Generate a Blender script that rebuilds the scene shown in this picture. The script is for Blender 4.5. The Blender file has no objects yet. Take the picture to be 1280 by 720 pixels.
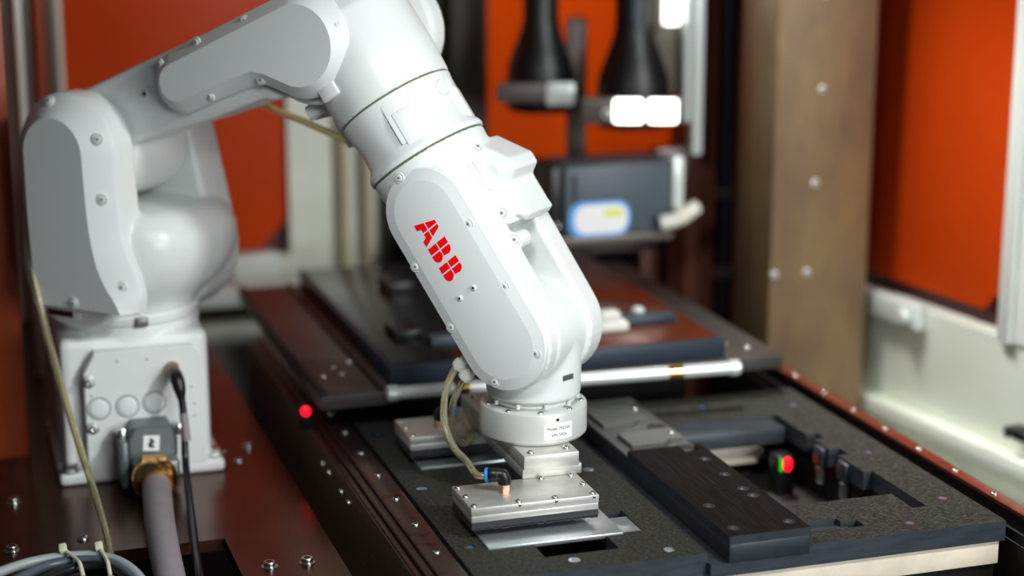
import bpy, bmesh, math, random
from mathutils import Matrix, Vector, noise
random.seed(4)
scene = bpy.context.scene
COL = scene.collection
PI = math.pi
R = math.radians

# ------------------------------------------------------------------ camera
cam_d = bpy.data.cameras.new('camera')
cam = bpy.data.objects.new('camera', cam_d); COL.objects.link(cam)
cam.location = (0, 0, .755)
cam.rotation_euler = (R(90 - 13.6), 0, R(-17.9))
cam_d.sensor_width = 36; cam_d.lens = 2319 / 1280 * 36
cam_d.clip_start = .05; cam_d.clip_end = 50
cam_d.dof.use_dof = True; cam_d.dof.focus_distance = 1.98; cam_d.dof.aperture_fstop = 1.7
scene.camera = cam

# ------------------------------------------------------------------ world, lamps, exposure
w = bpy.data.worlds.new('world'); scene.world = w; w.use_nodes = True
w.node_tree.nodes['Background'].inputs[0].default_value = (.80, .90, 1, 1)
w.node_tree.nodes['Background'].inputs[1].default_value = .04
def area_lamp(name, loc, target, sx, sy, power, color=(1, 1, 1)):
    d = bpy.data.lights.new(name, 'AREA'); d.shape = 'RECTANGLE'; d.size = sx; d.size_y = sy
    d.energy = power; d.color = color
    o = bpy.data.objects.new(name, d); COL.objects.link(o); o.location = loc
    o.rotation_euler = (Vector(target) - Vector(loc)).to_track_quat('-Z', 'Y').to_euler()
    return o
area_lamp('key_lamp', (1.52, .36, 1.45), (.45, 2.05, .2), .22, .22, 24, (.97, 1, .98))
area_lamp('front_lamp', (.36, 1.36, .75), (.60, 1.80, .30), .20, .12, .80, (.97, 1, 1)).data.spread = R(95)
area_lamp('door_daylight', (1.75, -1.2, .75), (.70, 2.0, .1), 1.5, .9, 45, (.95, .98, 1))
area_lamp('cell_lamp', (.98, 2.30, .86), (1.42, 1.90, -.2), .3, .1, 2.2, (1, .99, .95)).data.spread = R(80)  # added spot fill that brightens the right wall, not a fitting of the cell
area_lamp('outside_lamp', (1.10, 3.75, .75), (1.10, 3.0, .5), .6, .6, 8, (1, .95, .9))
scene.view_settings.view_transform = 'Standard'
scene.view_settings.look = 'None'
scene.view_settings.exposure = 0.15
scene.view_settings.gamma = 1
scene.view_settings.use_curve_mapping = False

# ------------------------------------------------------------------ materials
def lin(c):
    return tuple(((x / 255) / 12.92 if x / 255 <= .04045 else ((x / 255 + .055) / 1.055) ** 2.4) for x in c) + (1,)
def mat(name, rgb, rough=.5, metal=0., vary=None, bump=None, spec=None, emit=None, trans=0, ior=None, coat=0, aniso=None):
    """vary=(scale, rgb2, low, high[, stretch xyz]); bump=(scale, strength[, stretch])"""
    m = bpy.data.materials.new(name); m.use_nodes = True
    nt = m.node_tree; b = nt.nodes['Principled BSDF']
    b.inputs['Base Color'].default_value = lin(rgb)
    b.inputs['Roughness'].default_value = rough
    b.inputs['Metallic'].default_value = metal
    if spec is not None: b.inputs['Specular IOR Level'].default_value = spec
    if trans: b.inputs['Transmission Weight'].default_value = trans
    if ior: b.inputs['IOR'].default_value = ior
    if coat: b.inputs['Coat Weight'].default_value = coat; b.inputs['Coat Roughness'].default_value = .12
    if emit: b.inputs['Emission Color'].default_value = lin(emit[0]); b.inputs['Emission Strength'].default_value = emit[1]
    def coords(stretch):
        g = nt.nodes.new('ShaderNodeNewGeometry')
        mp = nt.nodes.new('ShaderNodeMapping'); mp.inputs['Scale'].default_value = stretch
        nt.links.new(g.outputs['Position'], mp.inputs['Vector']); return mp.outputs[0]
    if vary:
        st = vary[4] if len(vary) > 4 else (1, 1, 1)
        n = nt.nodes.new('ShaderNodeTexNoise'); n.inputs['Scale'].default_value = vary[0]; n.inputs['Detail'].default_value = 6
        n.inputs['Roughness'].default_value = .65
        nt.links.new(coords(st), n.inputs['Vector'])
        r = nt.nodes.new('ShaderNodeMapRange'); r.inputs[1].default_value = vary[2]; r.inputs[2].default_value = vary[3]
        nt.links.new(n.outputs[0], r.inputs[0])
        mx = nt.nodes.new('ShaderNodeMix'); mx.data_type = 'RGBA'
        mx.inputs[6].default_value = lin(rgb); mx.inputs[7].default_value = lin(vary[1])
        nt.links.new(r.outputs[0], mx.inputs[0]); nt.links.new(mx.outputs[2], b.inputs['Base Color'])
    if bump:
        st = bump[2] if len(bump) > 2 else (1, 1, 1)
        n = nt.nodes.new('ShaderNodeTexNoise'); n.inputs['Scale'].default_value = bump[0]; n.inputs['Detail'].default_value = 3
        nt.links.new(coords(st), n.inputs['Vector'])
        bp = nt.nodes.new('ShaderNodeBump'); bp.inputs['Strength'].default_value = bump[1]; bp.inputs['Distance'].default_value = .001
        nt.links.new(n.outputs[0], bp.inputs['Height']); nt.links.new(bp.outputs[0], b.inputs['Normal'])
    return m

M = {}
M['white'] = mat('robot_white_paint', (226, 231, 229), .33, vary=(9, (219, 224, 221), .45, .75), bump=(900, .03))
M['cover'] = mat('robot_cover_paint', (224, 229, 228), .42, bump=(700, .10))
M['seam'] = mat('seam_rubber', (92, 104, 74), .7)
M['screw'] = mat('painted_screw', (214, 218, 214), .35)
M['steel'] = mat('bright_steel', (205, 208, 205), .25, 1.)
M['pit'] = mat('painted_socket', (120, 124, 118), .6)
M['socket'] = mat('socket_dark', (28, 28, 26), .6)
M['red'] = mat('logo_red', (255, 0, 15), .4)
M['alu'] = mat('milled_aluminium', (214, 213, 206), .42, .7, vary=(40, (198, 198, 192), .4, .7, (1, 8, 8)), bump=(260, .08, (1, 14, 14)))
M['disc'] = mat('satin_aluminium', (216, 219, 214), .42, .25, bump=(1200, .05))
M['alu_dark'] = mat('grey_anodised', (120, 121, 117), .4, .6)
M['rubber'] = mat('dark_rubber', (42, 45, 48), .6, bump=(500, .1))
M['sheet'] = mat('brushed_sheet', (196, 204, 206), .3, .8, bump=(300, .05, (1, 10, 10)))
M['tray'] = mat('black_anodised_plate', (34, 35, 34), .6, .0, spec=.12, vary=(240, (104, 101, 88), .42, .84, (1, 1.8, 1)), bump=(900, .4))
M['trayedge'] = mat('black_plate_edge', (66, 74, 82), .4, .35, vary=(30, (52, 58, 64), .4, .7, (1, 1, 5)))
M['block'] = mat('dark_guide_block', (58, 66, 74), .4, .35, vary=(24, (46, 52, 58), .4, .7))
M['blocktop'] = mat('worn_block_top', (24, 20, 18), .65, .0, spec=.06, vary=(40, (52, 44, 38), .45, .75, (14, .5, 1)), bump=(160, .35, (12, .4, 1)))
M['greyplate'] = mat('grey_plate', (96, 98, 95), .45, .4, vary=(60, (108, 110, 106), .4, .7))
M['cream'] = mat('cream_profile', (244, 232, 210), .45, .0, vary=(20, (214, 204, 184), .4, .75))
M['rail'] = mat('dark_rail_steel', (96, 80, 74), .3, .8, vary=(55, (92, 44, 28), .56, .64), bump=(300, .1))
M['railside'] = mat('rail_side_steel', (118, 94, 78), .36, .3, vary=(38, (150, 138, 124), .55, .75, (1, .6, 2)), bump=(200, .15))
M['railred'] = mat('red_brown_rail', (150, 74, 52), .32, .6, vary=(70, (104, 50, 36), .5, .7))
M['darkrail'] = mat('dark_rail_flank', (24, 20, 19), .5, .2)
M['floor'] = mat('brown_base_plate', (96, 60, 44), .26, .85, vary=(14, (70, 48, 36), .4, .7), bump=(180, .15))
M['bed'] = mat('machine_bed', (26, 24, 23), .5, .3)
M['black'] = mat('black_plastic', (16, 17, 19), .38)
M['blackcable'] = mat('black_cable', (20, 22, 28), .32)
M['greycable'] = mat('grey_cable', (168, 178, 178), .4)
M['dgreycable'] = mat('slate_cable', (84, 92, 104), .35)
M['conduit'] = mat('grey_conduit', (142, 134, 138), .5, vary=(40, (132, 124, 128), .4, .7))
M['brass'] = mat('nickel_brass', (224, 176, 104), .18, 1.)
M['copper'] = mat('fitting_copper', (216, 176, 156), .25, 1.)
M['conn'] = mat('grey_connector', (122, 130, 132), .4, .45)
M['blue'] = mat('blue_collar', (38, 132, 226), .35)
M['bluecap'] = mat('blue_thread_mark', (84, 140, 185), .3, .4)
M['hose'] = mat('clear_hose', (244, 240, 212), .05, trans=.90, ior=1.45)
M['hosey'] = mat('yellowed_hose', (244, 238, 200), .06, trans=.90, ior=1.42)
M['fit'] = mat('pale_fitting', (222, 224, 214), .3)
M['tie'] = mat('nylon_tie', (222, 220, 196), .45)
M['orange'] = mat('orange_pane', (190, 62, 10), .28, spec=.12, vary=(1.6, (178, 54, 6), .4, .7))
m_ = M['orangeclear'] = mat('backlit_orange_pane', (206, 96, 30), .3, spec=.15)
nt = m_.node_tree; tl = nt.nodes.new('ShaderNodeBsdfTranslucent'); tl.inputs[0].default_value = lin((250, 150, 66))
mx_ = nt.nodes.new('ShaderNodeMixShader'); mx_.inputs[0].default_value = .6
nt.links.new(nt.nodes['Principled BSDF'].outputs[0], mx_.inputs[1]); nt.links.new(tl.outputs[0], mx_.inputs[2])
nt.links.new(mx_.outputs[0], nt.nodes['Material Output'].inputs[0])
M['maroon'] = mat('maroon_backing', (70, 10, 18), .4)
M['wall'] = mat('cream_wall_paint', (228, 232, 218), .35, vary=(4, (204, 206, 190), .4, .7))
M['wallr'] = mat('white_wall_paint', (234, 240, 228), .35, vary=(4, (226, 230, 212), .4, .7))
M['whiteframe'] = mat('white_frame', (222, 228, 222), .35)
M['brownwall'] = mat('brown_panel', (176, 76, 38), .32, vary=(5, (110, 54, 32), .4, .7, (3, 3, .3)))
M['pipe'] = mat('beige_pipe', (176, 166, 136), .4)
M['greycol'] = mat('grey_column', (92, 88, 76), .45)
M['darkpanel'] = mat('dark_panel', (40, 40, 38), .5)
M['post'] = mat('beige_steel_post', (140, 117, 80), .5, .1, spec=.3, vary=(6, (92, 72, 64), .35, .7, (1, 1, .45)))
M['darkpost'] = mat('dark_brown_post', (176, 108, 80), .4, .1, vary=(7, (130, 78, 60), .35, .7, (4, 4, .4)))
M['table'] = mat('grey_shuttle_plate', (82, 78, 74), .42, .35, vary=(14, (66, 60, 57), .4, .7))
M['fixture'] = mat('dark_glossy_fixture', (44, 44, 46), .22, .3, vary=(9, (30, 30, 34), .4, .7))
M['fixfront'] = mat('navy_fixture_front', (42, 54, 68), .4, .2)
M['fixbrown'] = mat('red_brown_panel', (104, 48, 26), .2, .3)  # red-brown stands for the orange pane mirrored in the dark top
M['rod'] = mat('pale_rod', (222, 228, 226), .25, .35)
M['slate'] = mat('slate_housing', (74, 88, 98), .45, vary=(8, (64, 76, 86), .4, .7))
M['lens'] = mat('black_lens_barrel', (9, 9, 11), .42)
M['clamp'] = mat('grey_clamp', (112, 104, 98), .4, .5)
M['lamp'] = mat('lit_panel', (255, 255, 250), .4, emit=((255, 255, 248), 3.))  # white emission, for the clamp panels and the glare on one upright
M['pale'] = mat('pale_aluminium', (222, 230, 226), .3, .2)
M['paper'] = mat('paper_label', (246, 248, 246), .5)
M['ink'] = mat('printed_ink', (70, 104, 70), .6)
M['inkdark'] = mat('dark_ink', (44, 40, 36), .6)
M['stickerblue'] = mat('sticker_blue', (92, 172, 245), .4)
M['yellow'] = mat('sticker_yellow', (226, 236, 20), .5)
M['ledred'] = mat('led_red', (255, 12, 30), .3, emit=((255, 8, 30), 2.2))
M['ledgreen'] = mat('led_green', (40, 160, 30), .3, emit=((30, 150, 20), 1.2))
M['plaster'] = mat('putty_white', (226, 226, 216), .5)

# ------------------------------------------------------------------ mesh toolkit
def frame(o, z, x=None):
    z = Vector(z).normalized()
    if x is None: x = Vector((1, 0, 0)) if abs(z.x) < .9 else Vector((0, 1, 0))
    x = Vector(x); x = (x - z * x.dot(z)).normalized(); y = z.cross(x)
    m = Matrix((x, y, z)).transposed().to_4x4(); m.translation = Vector(o); return m

class MB:
    def __init__(s, T=None): s.v = []; s.f = []; s.mi = []; s.T = T or Matrix()
    def add(s, vs, fs, mtx=None, mi=0):
        n = len(s.v); X = s.T @ mtx if mtx is not None else s.T
        s.v += [X @ Vector(p) for p in vs]; s.f += [tuple(i + n for i in f) for f in fs]; s.mi += [mi] * len(fs)
        return s
    def addbm(s, bm, mtx=None, mi=0):
        bm.verts.index_update()
        s.add([v.co.copy() for v in bm.verts], [[v.index for v in f.verts] for f in bm.faces], mtx, mi); bm.free(); return s
    def box(s, x0, x1, y0, y1, z0, z1, bev=0, mtx=None, mi=0, seg=2):
        bm = bmesh.new(); bmesh.ops.create_cube(bm, size=1)
        for v in bm.verts:
            v.co = ((x0 + x1) / 2 + v.co.x * (x1 - x0), (y0 + y1) / 2 + v.co.y * (y1 - y0), (z0 + z1) / 2 + v.co.z * (z1 - z0))
        if bev: bmesh.ops.bevel(bm, geom=bm.edges[:], offset=bev, segments=seg, affect='EDGES', profile=.5)
        return s.addbm(bm, mtx, mi)
    def rings(s, rings, cap0=True, cap1=True, mtx=None, mi=0):
        n = len(rings[0]); vs = [p for r in rings for p in r]; fs = []
        for k in range(len(rings) - 1):
            for i in range(n):
                j = (i + 1) % n
                fs.append((k * n + i, k * n + j, (k + 1) * n + j, (k + 1) * n + i))
        if cap0: fs.append(tuple(range(n - 1, -1, -1)))
        if cap1: fs.append(tuple(range((len(rings) - 1) * n, len(rings) * n)))
        return s.add(vs, fs, mtx, mi)
    def prism(s, out, prof, mtx=None, mi=0):
        """out: ccw outline; prof: list of (inset, height)"""
        rs = []
        for ins, h in prof:
            o = inset(out, ins) if ins else out
            rs.append([(p[0], p[1], h) for p in o])
        return s.rings(rs, mtx=mtx, mi=mi)
    def lathe(s, prof, seg=40, mtx=None, mi=0):
        rs = [[(max(r, 1e-5) * math.cos(2 * PI * i / seg), max(r, 1e-5) * math.sin(2 * PI * i / seg), z) for i in range(seg)] for r, z in prof]
        return s.rings(rs, mtx=mtx, mi=mi)
    def tube(s, pts, r, seg=12, sub=8, mi=0, rs=None):
        P = spline(pts, sub); n = len(P); up = None; rings = []
        for i in range(n):
            t = (P[min(i + 1, n - 1)] - P[max(i - 1, 0)]).normalized()
            if up is None:
                up = Vector((0, 0, 1)) if abs(t.z) < .9 else Vector((1, 0, 0))
            up = (up - t * up.dot(t)).normalized(); b = t.cross(up)
            rr = r if rs is None else rs(i / (n - 1))
            rings.append([P[i] + (up * math.cos(2 * PI * k / seg) + b * math.sin(2 * PI * k / seg)) * rr for k in range(seg)])
        return s.rings(rings, mi=mi)
    def mesh(s, name, mats, sharp=32, smooth=True, center=True):
        me = bpy.data.meshes.new(name)
        c = Vector((0, 0, 0))
        if center and s.v:
            lo = Vector([min(p[i] for p in s.v) for i in range(3)]); hi = Vector([max(p[i] for p in s.v) for i in range(3)]); c = (lo + hi) / 2
        me.from_pydata([p - c for p in s.v], [], s.f)
        for m_ in mats: me.materials.append(m_)
        me.polygons.foreach_set('material_index', s.mi)
        bm = bmesh.new(); bm.from_mesh(me)
        bmesh.ops.recalc_face_normals(bm, faces=bm.faces[:])
        if smooth:
            a = R(sharp)
            for f in bm.faces: f.smooth = True
            for e in bm.edges:
                if len(e.link_faces) != 2 or e.calc_face_angle(9) > a: e.smooth = False
        bm.to_mesh(me); bm.free(); me.update()
        return me, c

def inset(out, d):
    n = len(out); res = []
    for i in range(n):
        a, b, c = Vector(out[i - 1][:2]), Vector(out[i][:2]), Vector(out[(i + 1) % n][:2])
        t1 = (b - a).normalized(); t2 = (c - b).normalized()
        n1 = Vector((-t1.y, t1.x)); n2 = Vector((-t2.y, t2.x)); m = n1 + n2
        m = m / max(.25, (1 + n1.dot(n2)))
        res.append((b.x + m.x * d, b.y + m.y * d))
    return res
def spline(pts, sub):
    P = [Vector(p) for p in pts]
    if len(P) < 3 or sub <= 1: return P
    out = []
    for i in range(len(P) - 1):
        p0 = P[i - 1] if i else P[0] * 2 - P[1]; p1 = P[i]; p2 = P[i + 1]
        p3 = P[i + 2] if i + 2 < len(P) else P[-1] * 2 - P[-2]
        for k in range(sub):
            t = k / sub
            out.append(.5 * ((2 * p1) + (p2 - p0) * t + (2 * p0 - 5 * p1 + 4 * p2 - p3) * t * t + (3 * p1 - p0 - 3 * p2 + p3) * t ** 3))
    out.append(P[-1]); return out
def arc(cx, cy, r, a0, a1, n=16):
    return [(cx + r * math.cos(R(a0 + (a1 - a0) * i / n)), cy + r * math.sin(R(a0 + (a1 - a0) * i / n))) for i in range(n + 1)]
def hull2(c1, r1, c2, r2, n=18):
    """ccw outline of the hull of two circles"""
    d = math.atan2(c2[1] - c1[1], c2[0] - c1[0]); L = math.hypot(c2[0] - c1[0], c2[1] - c1[1])
    b = math.degrees(math.acos(max(-1, min(1, (r1 - r2) / L)))); d = math.degrees(d)
    return arc(c1[0], c1[1], r1, d + b, d + 360 - b, n) + arc(c2[0], c2[1], r2, d - b, d + b, n)
def rrect(x0, x1, y0, y1, r, n=6):
    return arc(x1 - r, y0 + r, r, -90, 0, n) + arc(x1 - r, y1 - r, r, 0, 90, n) + arc(x0 + r, y1 - r, r, 90, 180, n) + arc(x0 + r, y0 + r, r, 180, 270, n)

def put(me, c, name, parent=None, mtx=None):
    o = bpy.data.objects.new(name, me); COL.objects.link(o)
    mw = mtx if mtx is not None else Matrix.Translation(c)
    o.matrix_world = mw
    if parent is not None:
        o.parent = parent; o.matrix_parent_inverse = WM[parent.name].inverted()
    WM[o.name] = mw.copy()
    return o
WM = {}
def build(mb, name, mats, parent=None, sharp=32, smooth=True):
    if not isinstance(mats, (list, tuple)): mats = [mats]
    me, c = mb.mesh(name, [M[k] for k in mats], sharp, smooth)
    return put(me, c, name, parent)
def cast(mb, name, mats, parent=None, voxel=.0025, it=6):
    """solids fused to one skin with soft fillets, like a casting"""
    if not isinstance(mats, (list, tuple)): mats = [mats]
    me, c = mb.mesh(name + '_tmp', [], 180)
    o = bpy.data.objects.new(name + '_tmp', me); COL.objects.link(o)
    r = o.modifiers.new('r', 'REMESH'); r.mode = 'VOXEL'; r.voxel_size = voxel; r.use_smooth_shade = True
    s_ = o.modifiers.new('s', 'SMOOTH'); s_.factor = .5; s_.iterations = it
    bpy.context.view_layer.update()
    dg = bpy.context.evaluated_depsgraph_get()
    m2 = bpy.data.meshes.new_from_object(o.evaluated_get(dg)); m2.name = name
    bpy.data.objects.remove(o); bpy.data.meshes.remove(me)
    m2.materials.clear()
    for k in mats: m2.materials.append(M[k])
    for p in m2.polygons: p.use_smooth = True
    return put(m2, c, name, parent)
def thing(name, label, cat, loc, rz=0, group=None):
    o = bpy.data.objects.new(name, None); COL.objects.link(o); o.empty_display_size = .02
    mw = Matrix.Translation(loc) @ Matrix.Rotation(rz, 4, 'Z'); o.matrix_world = mw; WM[o.name] = mw
    return tag(o, label, cat, group)
def tag(o, label=None, cat=None, group=None, kind=None):
    for k, v in (('label', label), ('category', cat), ('group', group), ('kind', kind)):
        if v: o[k] = v
    return o
def struct(o): o['kind'] = 'structure'; return o
PROTO = {}
def piece(key, maker, mats, name, pos, nrm, parent, scale=1, x=None):
    if key not in PROTO:
        mb = MB(); maker(mb); PROTO[key] = mb.mesh(name, [M[k] for k in mats], 32, True, False)[0]
    return put(PROTO[key], None, name, parent, frame(pos, nrm, x) @ Matrix.Scale(scale, 4))
# screw kinds, unit radius 1 along +Z
def button_screw(mb):
    mb.lathe([(1, -.3), (1, .18), (.9, .42), (.72, .55), (.46, .58)], 20)
    mb.f.pop(); mb.mi.pop()
    mb.lathe([(.46, .58), (.42, .1), (.0, .1)], 6, mi=1)
def lug_screw(mb):
    mb.lathe([(1.55, -.4), (1.55, .03), (1.4, .14), (1.12, .14), (1.08, -.05), (.98, -.05), (.95, .3), (.8, .42), (.38, .44)], 22)
    mb.f.pop(); mb.mi.pop()
    mb.lathe([(.38, .44), (.34, .1), (0, .1)], 6, mi=1)
def flat_screw(mb):
    mb.lathe([(1.25, -.2), (1.25, .04), (1.1, .05), (1.02, -.12)], 22, mi=2); mb.f.pop(); mb.mi.pop()
    mb.lathe([(1.0, -.3), (.98, .02), (.6, .05)], 20, mi=1); mb.f.pop(); mb.mi.pop()
    mb.lathe([(.6, .05), (.5, -.25), (0, -.25)], 6)
def cap_screw(mb):
    mb.lathe([(1.35, -.1), (1.35, .1), (1.0, .12), (1, .75), (.9, .9), (.55, .9)], 22); mb.f.pop(); mb.mi.pop()
    mb.lathe([(.55, .9), (.5, .4), (0, .4)], 6, mi=1)
def hex_bolt(mb):
    mb.lathe([(1.6, 0), (1.6, .15), (1.5, .2), (1.1, .2)], 22); mb.lathe([(1.1, .15), (1.1, .9), (.9, 1.05), (0, 1.08)], 6)
def screw(pos, nrm, r, parent, kind='button', name='screw'):
    mk, ms = {'button': (button_screw, ['steel', 'socket']), 'lug': (lug_screw, ['screw', 'pit']), 'flat': (flat_screw, ['bluecap', 'steel', 'socket']),
              'cap': (cap_screw, ['steel', 'socket']), 'bolt': (hex_bolt, ['steel']), 'dome': (button_screw, ['screw', 'socket'])}[kind]
    return piece(kind, mk, ms, name, pos, nrm, parent, r)

def grid_solid(mb, xs, ys, solid, z0, z1, mi_top=0, mi_side=0):
    """plate made of grid cells; solid(i,j) tells which cells are there"""
    nx, ny = len(xs) - 1, len(ys) - 1
    S = lambda i, j: 0 <= i < nx and 0 <= j < ny and solid(i, j)
    for i in range(nx):
        for j in range(ny):
            if not S(i, j): continue
            x0, x1, y0, y1 = xs[i], xs[i + 1], ys[j], ys[j + 1]
            mb.add([(x0, y0, z1), (x1, y0, z1), (x1, y1, z1), (x0, y1, z1)], [(0, 1, 2, 3)], mi=mi_top)
            mb.add([(x0, y0, z0), (x1, y0, z0), (x1, y1, z0), (x0, y1, z0)], [(3, 2, 1, 0)], mi=mi_side)
            for (di, dj, a, b) in ((-1, 0, (x0, y1), (x0, y0)), (1, 0, (x1, y0), (x1, y1)), (0, -1, (x0, y0), (x1, y0)), (0, 1, (x1, y1), (x0, y1))):
                if not S(i + di, j + dj):
                    mb.add([(a[0], a[1], z0), (b[0], b[1], z0), (b[0], b[1], z1), (a[0], a[1], z1)], [(0, 1, 2, 3)], mi=mi_side)
def holes_plate(mb, x0, x1, y0, y1, z0, z1, holes, **k):
    xs = sorted({x0, x1} | {h[i] for h in holes for i in (0, 1) if x0 < h[i] < x1}); ys = sorted({y0, y1} | {h[i] for h in holes for i in (2, 3) if y0 < h[i] < y1})
    def solid(i, j):
        cx, cy = (xs[i] + xs[i + 1]) / 2, (ys[j] + ys[j + 1]) / 2
        return not any(h[0] < cx < h[1] and h[2] < cy < h[3] for h in holes)
    grid_solid(mb, xs, ys, solid, z0, z1, **k)
def text_mesh(body, size):
    c = bpy.data.curves.new('t', 'FONT'); c.body = body; c.size = size; c.align_x = 'CENTER'; c.extrude = .00008
    o = bpy.data.objects.new('t', c); COL.objects.link(o); bpy.context.view_layer.update()
    me = bpy.data.meshes.new_from_object(o.evaluated_get(bpy.context.evaluated_depsgraph_get()))
    vs = [v.co.copy() for v in me.vertices]; fs = [tuple(p.vertices) for p in me.polygons]
    bpy.data.objects.remove(o); bpy.data.curves.remove(c); bpy.data.meshes.remove(me)
    return vs, fs

# ================================================================== THE SETTING
# brown base plate the robot stands on, with the cable cut-out
mb = MB(); holes_plate(mb, -.30, .402, 1.55, 2.99, -.014, 0, [(.135, .292, 1.60, 1.942)])
floor = struct(build(mb, 'floor', 'floor', smooth=False))
for (x, y) in ((.3241, 1.8459), (.3646, 1.8446), (.0649, 1.9778), (.0755, 2.1329), (.1421, 1.9879), (.372, 2.25), (.352, 2.20)):
    screw((x, y, 0), (0, 0, 1), .0065, floor, 'cap' if x not in (.352, .1421) else 'button', 'bolt')
mb = MB(); mb.box(-.6, 2.2, .9, 3.05, -.26, -.22)
struct(build(mb, 'floor', 'bed', smooth=False))
# back wall: cream panels, grey column, dark panel, orange panes
mb = MB()
holes_plate(mb, -.35, 2.2, -.22, 1.3, 0, .05, [(.2265, .5797, .0795, 1.2), (.9056, 1.30, .215, 1.2)])
for i, p in enumerate(mb.v): mb.v[i] = Vector((p.x, 3.05 - p.z, p.y))
wb = struct(build(mb, 'wall_back', 'wall', smooth=False))
def pane_window(name, x0, x1, z0, z1, ch, y, flip=1):
    mb = MB(); mb.box(x0, x1, y + .028, y + .034, z0, z1)
    w_ = struct(build(mb, name, 'maroon', smooth=False))
    out = [(x0 + ch, z0 + .010), (x1 - ch, z0 + .010), (x1, z0 + .010 + ch * 1.15), (x1, z1), (x0, z1), (x0, z0 + .010 + ch * 1.15)]
    mb = MB(); mb.prism(out, [(0, 0), (0, .006)], Matrix(((1, 0, 0, 0), (0, 0, -1, y + .02), (0, 1, 0, 0), (0, 0, 0, 1))))
    build(mb, 'pane', 'orange', w_, smooth=False)
    return w_
pane_window('window_1', .2265, .5797, .0795, 1.2, .045, 3.0)
mb = MB(); mb.box(.9056, .915, 3.005, 3.04, .215, 1.2); mb.box(1.29, 1.30, 3.005, 3.04, .215, 1.2); mb.box(.915, 1.29, 3.005, 3.04, .205, .215)
w2 = struct(build(mb, 'window_2', 'maroon', smooth=False))
mb = MB(); mb.box(.915, 1.29, 3.014, 3.020, .215, 1.2); build(mb, 'pane', 'orangeclear', w2, smooth=False)
mb = MB(); mb.box(.843, .9056, 2.93, 2.998, -.22, 1.2, .004); struct(build(mb, 'trim_1', 'greycol'))
mb = MB(); mb.box(.735, .842, 2.97, 2.998, -.22, 1.2, .002); struct(build(mb, 'trim_2', 'darkpanel'))
for i, (x, wd) in enumerate(((.668, .016), (.706, .014))):
    mb = MB(); mb.box(x - wd / 2, x + wd / 2, 2.975, 2.998, -.22, 1.2, .003); struct(build(mb, 'trim_%d' % (3 + i), 'pipe'))
mb = MB(); mb.box(1.30, 2.2, 2.96, 2.998, -.22, 1.2, .002); mb.box(.9056, 1.30, 2.96, 2.998, -.22, .212, .002)
struct(build(mb, 'trim_5', 'darkpanel'))
# white bracket below the left pane
br = thing('pane_bracket', 'white angle bracket under the orange pane behind the robot', 'bracket', (.53, 2.97, .07))
mb = MB(); mb.box(.475, .552, 2.955, 2.998, .052, .092, .004); build(mb, 'clip', 'whiteframe', br)
mb = MB(); mb.box(.40, .74, 2.90, 2.998, .02, .052, .006); build(mb, 'ledge', 'whiteframe', br)
# left wall: brown panel with upright profiles
mb = MB(); mb.box(.06, .105, 2.30, 2.998, -.014, 1.2, .002); wl_ = struct(build(mb, 'wall_left', 'brownwall'))
mb = MB(); mb.box(.138, .148, 2.66, 2.675, .0, 1.2, .002); struct(build(mb, 'trim_6', 'whiteframe'))
for i, (x, m_) in enumerate(((.165, 'clamp'), (.188, 'brownwall'), (.207, 'clamp'))):
    mb = MB(); mb.box(x - .009, x + .009, 2.94, 2.998, 0, 1.2, .004); struct(build(mb, 'trim_%d' % (7 + i), m_))
# right wall, turned 8 degrees, local frame: x along the wall away from the camera, y up, z towards the cell
TH = R(8); WP = Vector((1.414, 2.088, 0)); wd = Vector((-math.sin(TH), math.cos(TH), 0)); wn = Vector((-math.cos(TH), -math.sin(TH), 0))
MW = Matrix(((wd.x, 0, wn.x, WP.x), (wd.y, 0, wn.y, WP.y), (0, 1, 0, 0), (0, 0, 0, 1)))
def zz(z): return .755 + 1.2 * (z - .755)
mb = MB(MW); holes_plate(mb, -.35, .46, -.22, 1.2, -.06, 0, [(.058, .44, zz(.197), 1.1)])
wr = struct(build(mb, 'wall_right', 'wallr', smooth=False))
mb = MB(MW); mb.box(.058, .44, zz(.197), 1.1, -.04, -.03); w3 = struct(build(mb, 'window_3', 'maroon', smooth=False))
mb = MB(MW)
mb.prism([(.125, zz(.217)), (.44, zz(.217)), (.44, 1.1), (.058, 1.1), (.058, zz(.275))], [(0, -.028), (0, -.018)]); build(mb, 'pane', 'orange', w3, smooth=False)
mb = MB(MW); mb.box(.035, .060, zz(.194), 1.1, -.01, .012, .003); mb.box(-.35, .034, zz(.197), 1.1, -.002, .004); build(mb, 'window_frame', 'whiteframe', w3)
for z in (zz(.205), zz(.476)): screw(MW @ Vector((.066, z, -.005)), wn, .007, w3, 'dome')
mb = MB(MW); mb.box(.225, .42, zz(.173), zz(.205), 0, .022, .004); bar = build(mb, 'latch_bar', 'pale', w3)
piece('knob', lambda b: b.lathe([(.7, 0), (.7, .4), (1, .5), (1, 1.1), (.8, 1.3), (0, 1.3)], 20), ['pale'], 'knob', MW @ Vector((.245, zz(.189), .02)), wn, bar, .011)
mb = MB(MW); mb.box(-.35, .46, zz(.043), zz(.072), 0, .030, .010); struct(build(mb, 'trim_10', 'wallr'))
mb = MB(MW); mb.box(-.35, .46, -.22, zz(.010), 0, .055, .012); struct(build(mb, 'baseboard_right', 'wallr'))
mb = MB(MW); mb.box(-.03, .014, zz(.094), zz(.106), 0, .03, .004); mb.lathe([(.006, 0), (.006, .035), (0, .036)], 12, Matrix.Translation((.0, zz(.1), 0)))
tag(build(mb, 'door_stop', 'black'), 'small black latch on the white wall at the right edge', 'latch')

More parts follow.
